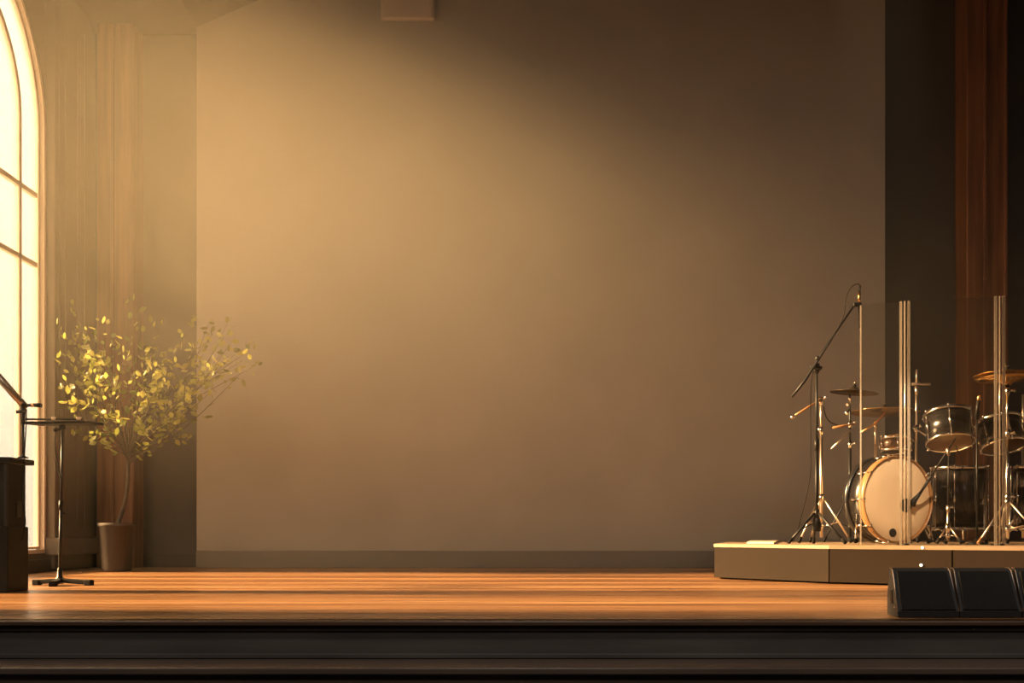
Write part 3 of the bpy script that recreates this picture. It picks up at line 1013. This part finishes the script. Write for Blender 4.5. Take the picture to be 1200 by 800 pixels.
# ------------------------------------------------------------------ toms
def tom(label, cpx, cpy, Y, rad, dep, tilt, yaw, pole_px, pole_top, pole_Y, legs, name='rack_tom', shell='shell', group=None, rt=.20, tee=False):
    c = at(cpx, cpy, Y)
    x, y = at(pole_px, 600, pole_Y).x, pole_Y
    rr = thing(name, label, 'drum', (x, y, ZD), group)
    up = Vector((math.sin(yaw) * math.sin(tilt), math.cos(yaw) * math.sin(tilt), math.cos(tilt)))
    drum(rr, c, up, rad, dep, shell=shell, nl=6, lug_off=.3)
    tripod(rr, x, y, ZD + .12, ZD + .30, rt, legs, 'dull_chrome', r_leg=.008)
    zt = at(pole_px, pole_top, pole_Y).z
    MB().tube([(x, y, ZD + .04), (x, y, min(zt, c.z - .08))], .0125, 14).build('lower_pole', 'dull_chrome', rr)
    MB().tube([(x, y, min(zt, c.z - .1)), (x, y, zt)], .0095, 14).build('upper_pole', 'dull_chrome', rr)
    # bracket from the pole to the shell
    v = Vector((x, y, c.z)) - c
    v = v - up * v.dot(up)
    v.normalize()
    s = c + v * (rad - .002)
    b = MB()
    b.tube([s, s + v * .03, Vector((x, y, c.z + .03))], [.014, .010, .010], 10)
    b.build('bracket', 'chrome', rr)
    clampt(rr, (x, y, c.z), (x, y, c.z + .06), .019)
    wing(rr, (x, y, c.z + .03), (.02, -.035, .02), .008)
    wing(rr, (x, y, c.z + .01), (-.03, -.03, .02), .007)
    if tee:
        b = MB()
        zz = at(pole_px, 450, pole_Y).z
        b.tube([(x - .04, y, zz), (x + .022, y, zz + .004), (x + .035, y - .004, zz - .002), (x + .115, y - .01, zz)], [.014, .014, .010, .0125], 12)
        b.tube([(x, y, zz - .1), (x, y, zz - .02)], [.012, .017], 12)
        b.tube([(x, y, zz), (x + .004, y, zz + .125)], .010, 12)
        b.build('tee_arm', 'dull_chrome', rr)
    return rr


tom('black rack tom on a chrome stand with cross arm, right of the bass drum', 1112, 502, 8.05, .178, .25, math.radians(19), math.radians(8), 1074, 452, 8.34, (20, 115, 250), tee=True)
tom('black rack tom behind the right joint of the drum shield', 1173, 508, 8.10, .165, .23, math.radians(20), math.radians(-8), 1199, 462, 8.50, (40, 150, 270), rt=.18)
tom('small tom with chrome rims peeking above the bass drum', 1049, 521, 8.85, .13, .12, math.radians(6), 0, 1066, 505, 8.99, (40, 160, 280), name='small_tom', shell='brown_shell', rt=.16)


def floor_tom(label, px, Y, rad, z0, z1, a0):
    c = Vector((at(px, 600, Y).x, Y, (z0 + z1) / 2))
    rr = thing('floor_tom', label, 'drum', (c.x, c.y, ZD))
    drum(rr, c, (0, 0, 1), rad, z1 - z0, nl=8, lug_off=.2)
    for k in range(3):
        a = a0 + 2 * PI * k / 3
        ca, sa = math.cos(a), math.sin(a)
        px_, py_ = c.x + ca * (rad + .028), c.y + sa * (rad + .028)
        leg = MB().tube([(px_, py_, z0 + .30), (px_, py_, z0 - .01), (px_ + ca * .02, py_ + sa * .02, ZD + .012)], .0065, 10).build('leg', 'chrome', rr)
        MB().tube([(px_ + ca * .018, py_ + sa * .018, ZD + .03), (px_ + ca * .02, py_ + sa * .02, ZD + .001)], [.011, .013], 10).build('rubber_foot', 'rubber', leg)
        b = MB()
        b.box((c.x + ca * (rad + .016), c.y + sa * (rad + .016), z0 + .22), (.03, .03, .05), Euler((0, 0, a)), bevel=.006)
        b.build('leg_bracket', 'chrome', rr)


floor_tom('deep black floor tom standing right of the cream bass drum', 1124, 7.92, .20, .40, .90, math.radians(-62))
floor_tom('black floor tom cut off by the right edge of the photo', 1219, 8.05, .20, .40, .92, math.radians(-75))

# ------------------------------------------------------------------ microphone with gold head
Y6 = 7.46
x, y = at(1145, 600, Y6).x, Y6
r = thing('microphone_stand', 'straight black stand with a golden tipped microphone among the drums', 'microphone stand', (x, y, ZD))
MB().lathe([(0, ZD), (.075, ZD), (.075, ZD + .010), (.03, ZD + .02), (.012, ZD + .05), (0, ZD + .05)], 24, Matrix.Translation((x, y, 0))).build('base', 'black', r)
MB().tube([(x, y, ZD + .02), at(1145, 486, Y6)], .008, 12).build('pole', 'black', r)
b = MB()
b.tube([at(1145, 492, Y6), at(1146, 481, Y6 - .01)], [.013, .016], 12)
b.build('clip', 'black', r)
mic = MB().tube([at(1144, 489, Y6 - .015), at(1147, 468, Y6 - .02)], [.012, .015], 14).build('microphone', 'black', r)
MB().tube([at(1146.8, 469, Y6 - .02), at(1147.6, 465, Y6 - .02), at(1148, 463, Y6 - .02)], [.016, .017, .010], 14).build('grille', 'gold', mic)
MB().tube(curve_pts([at(1144, 489, Y6 - .015), at(1139, 487, Y6), at(1139, 478, Y6 + .02), at(1137, 500, Y6 + .03), at(1142, 540, Y6 + .015), at(1143, 600, Y6 - .012)], 8), .0035, 6).build('cable', 'rubber', r)

# ------------------------------------------------------------------ tall chrome stand with gold cymbals at the right
Y7 = 7.30
x, y = at(1180.5, 600, Y7).x, Y7
r = thing('cymbal_stand', 'tall chrome stand with golden cymbal at the right joint of the shield', 'cymbal stand', (x, y, ZD))
tripod(r, x, y, ZD + .12, at(1180, 588, Y7).z, .26, (-165, -35, 80), 'dull_chrome', r_leg=.008, foot='hoop_and_lit_tan')  # rubber feet coloured tan as if caught by the light
MB().tube([(x, y, ZD + .05), at(1180.5, 508, Y7)], .0125, 14).build('lower_pole', 'chrome', r)
MB().tube([at(1180.5, 510, Y7), at(1180.5, 456, Y7)], .0100, 14).build('middle_pole', 'chrome', r)
MB().tube([at(1180.5, 458, Y7), at(1179.5, 426, Y7)], .0062, 14).build('upper_pole', 'chrome', r)
for py in (582, 508, 458):
    clampt(r, at(1180.5, py + 4, Y7), at(1180.5, py - 4, Y7), .018)
    wing(r, at(1180.5, py, Y7), Vector((.04, -.02, .004)), .007)
cymbal(r, at(1180, 437, Y7), .235, (math.radians(-2), math.radians(2), 0))
cymbal(r, at(1180, 447, Y7), .215, (math.radians(178), math.radians(0), 0), 'brass')

# ------------------------------------------------------------------ monitor wedges at the stage edge
WW = .276


def wedge_root(label):
    return thing('stage_monitor', label, 'stage monitor', (0, 0, 0), 'black monitor wedges in a row')


r0 = wedge_root('leftmost black stage monitor wedge, its bare end facing the planks')
dp, ht = .165, .222
prof = [(0, 0.004), (-.002, .030), (.078, ht - .012), (.094, ht), (.122, ht), (.165, .10), (.165, .004)]
tp = .016


def wq(p, t):
    ins = tp * (p[0] / dp)
    return Vector((ins if t == 0 else WW - ins, p[0], p[1]))


MB().prism(prof, wq).build('cabinet', 'cabinet', r0)
b = MB()
n0 = Vector((0, -(ht - .042), .080)).normalized()
ga, gb = Vector((0, -.002, .030)), Vector((0, .078, ht - .012))
for t0, t1 in ((0, 1),):
    a = ga.lerp(gb, .03)
    c = ga.lerp(gb, .97)
    pts = [(.012, a), (WW - .012, a), (WW - .022, c), (.022, c)]
    vs1 = [b.bm.verts.new(Vector((xx, q.y, q.z)) + n0 * .001) for xx, q in pts]
    vs2 = [b.bm.verts.new(Vector((xx + (.004 if k in (0, 3) else -.004), q.y, q.z)) + n0 * .008) for k, (xx, q) in enumerate(pts)]
    b.bm.faces.new(vs2)
    b.bm.faces.new(list(reversed(vs1)))
    for k in range(4):
        b.bm.faces.new((vs1[k], vs1[(k + 1) % 4], vs2[(k + 1) % 4], vs2[k]))
b.build('grille', 'grille', r0)
b = MB()
hp = [(.070, .06), (.105, .06), (.115, .12), (.080, .12)]
b.prism(hp, lambda p, t: Vector((tp * p[0] / dp - .004 + t * .006, p[0], p[1])))
b.build('handle_plate', 'black', r0)
b = MB()
b.tube([(tp * .05 / dp - .002, .05, .045), (tp * .05 / dp + .004, .05, .045)], .005, 8)
b.build('screw', 'dull_chrome', r0)
for xx in (.0, WW):
    b = MB()
    s = 1 if xx == 0 else -1
    pts = []
    for (yy, zz) in prof[1:5]:
        pts.append(Vector((xx + s * tp * yy / dp, yy, zz)))
    b.tube(pts, .0022, 6)
    b.build('edge_trim', 'dull_chrome', r0)
r0.location = (1.742, 4.385, 0)
for k, lab in ((1, 'second black stage monitor wedge, in the middle of its row'), (2, 'rightmost black stage monitor wedge, cut off by the edge of the photo')):
    c = r0.copy()
    COL.objects.link(c)
    c['label'] = lab
    c.location = (1.742 + k * (WW + .006), 4.385, 0)
    for ch in list(r0.children):
        d = ch.copy()
        COL.objects.link(d)
        d.parent = c

# ------------------------------------------------------------------ light
sun = bpy.data.lights.new('sun', 'SUN')
sun.energy = 41
sun.color = (1, .61, .265)
sun.angle = math.radians(7)
so = bpy.data.objects.new('sun', sun)
COL.objects.link(so)
el, az = math.radians(22), math.radians(-2.5)
dirv = Vector((math.cos(el) * math.cos(az), math.cos(el) * math.sin(az), -math.sin(el)))
so.rotation_euler = dirv.to_track_quat('-Z', 'Y').to_euler()
so.location = (-8, 6, 6)

for (y0, y1) in WIN:
    pl_ = bpy.data.lights.new('window portal', 'AREA')
    pl_.shape = 'RECTANGLE'
    pl_.size = 5.2
    pl_.size_y = y1 - y0
    pl_.cycles.is_portal = True
    po = bpy.data.objects.new('window_portal', pl_)
    COL.objects.link(po)
    po.location = (XL - TW - .02, (y0 + y1) / 2, 2.78)
    po.rotation_euler = Vector((1, 0, 0)).to_track_quat('-Z', 'Y').to_euler()

def spot(name, loc, aim, power, col, deg, blend, rad):
    l = bpy.data.lights.new(name, 'SPOT')
    l.energy, l.color, l.spot_size, l.spot_blend, l.shadow_soft_size = power, col, math.radians(deg), blend, rad
    o = bpy.data.objects.new(name, l)
    COL.objects.link(o)
    o.location = loc
    o.rotation_euler = (Vector(aim) - Vector(loc)).to_track_quat('-Z', 'Y').to_euler()


spot('drum_fill_spot', (.5, 1.5, 4.8), (3.0, 7.7, .72), 5600, (1, .74, .46), 7, .6, .05)  # unseen spot added to brighten the bass drum's front skin
for hx_ in (-1.5, 3.2):  # unseen neutral fill, added to lift the rear wall and the right side
    spot('fill_spot', (hx_, .6, 6.2), (hx_, 6.5, .5), 210, (1, .90, .81), 98, 1.0, .3)

for hx_ in (-3.2, .2, 3.6):  # more unseen fill, added to brighten the dark stage front
    spot('fill_spot', (hx_, .8, 3.0), (hx_, 4.2, -.3), 100, (1, .90, .80), 62, 1.0, .25)

W = bpy.data.worlds.new('evening sky')
SC.world = W
W.use_nodes = True
wn = W.node_tree
bg = wn.nodes['Background']
tc = wn.nodes.new('ShaderNodeTexCoord')
sp = wn.nodes.new('ShaderNodeSeparateXYZ')
rp = wn.nodes.new('ShaderNodeValToRGB')
e = rp.color_ramp.elements
e[0].position = .40
e[0].color = (.10, .065, .04, 1)
e[1].position = .72
e[1].color = (1, .75, .48, 1)
k = e.new(.495)
k.color = (.46, .38, .28, 1)
mr = wn.nodes.new('ShaderNodeMapRange')
mr.inputs['From Min'].default_value = -1
mr.inputs['From Max'].default_value = 1
wn.links.new(tc.outputs['Generated'], sp.inputs[0])
wn.links.new(sp.outputs['Z'], mr.inputs['Value'])
wn.links.new(mr.outputs['Result'], rp.inputs['Fac'])
wn.links.new(rp.outputs['Color'], bg.inputs['Color'])
bg.inputs['Strength'].default_value = 5.8

# ------------------------------------------------------------------ camera
cd = bpy.data.cameras.new('camera')
cam = bpy.data.objects.new('camera', cd)
COL.objects.link(cam)
cam.location = (0, 0, EYE)
cam.rotation_euler = (PI / 2, 0, 0)
cd.sensor_width = 36
cd.lens = F / 1200 * 36
cd.shift_y = (HY - 400) / 1200
cd.clip_start = .05
cd.clip_end = 200
SC.camera = cam
SC.view_settings.view_transform = 'Standard'
SC.view_settings.look = 'None'
SC.view_settings.gamma = 1
SC.view_settings.exposure = 0
SC.view_settings.use_curve_mapping = False
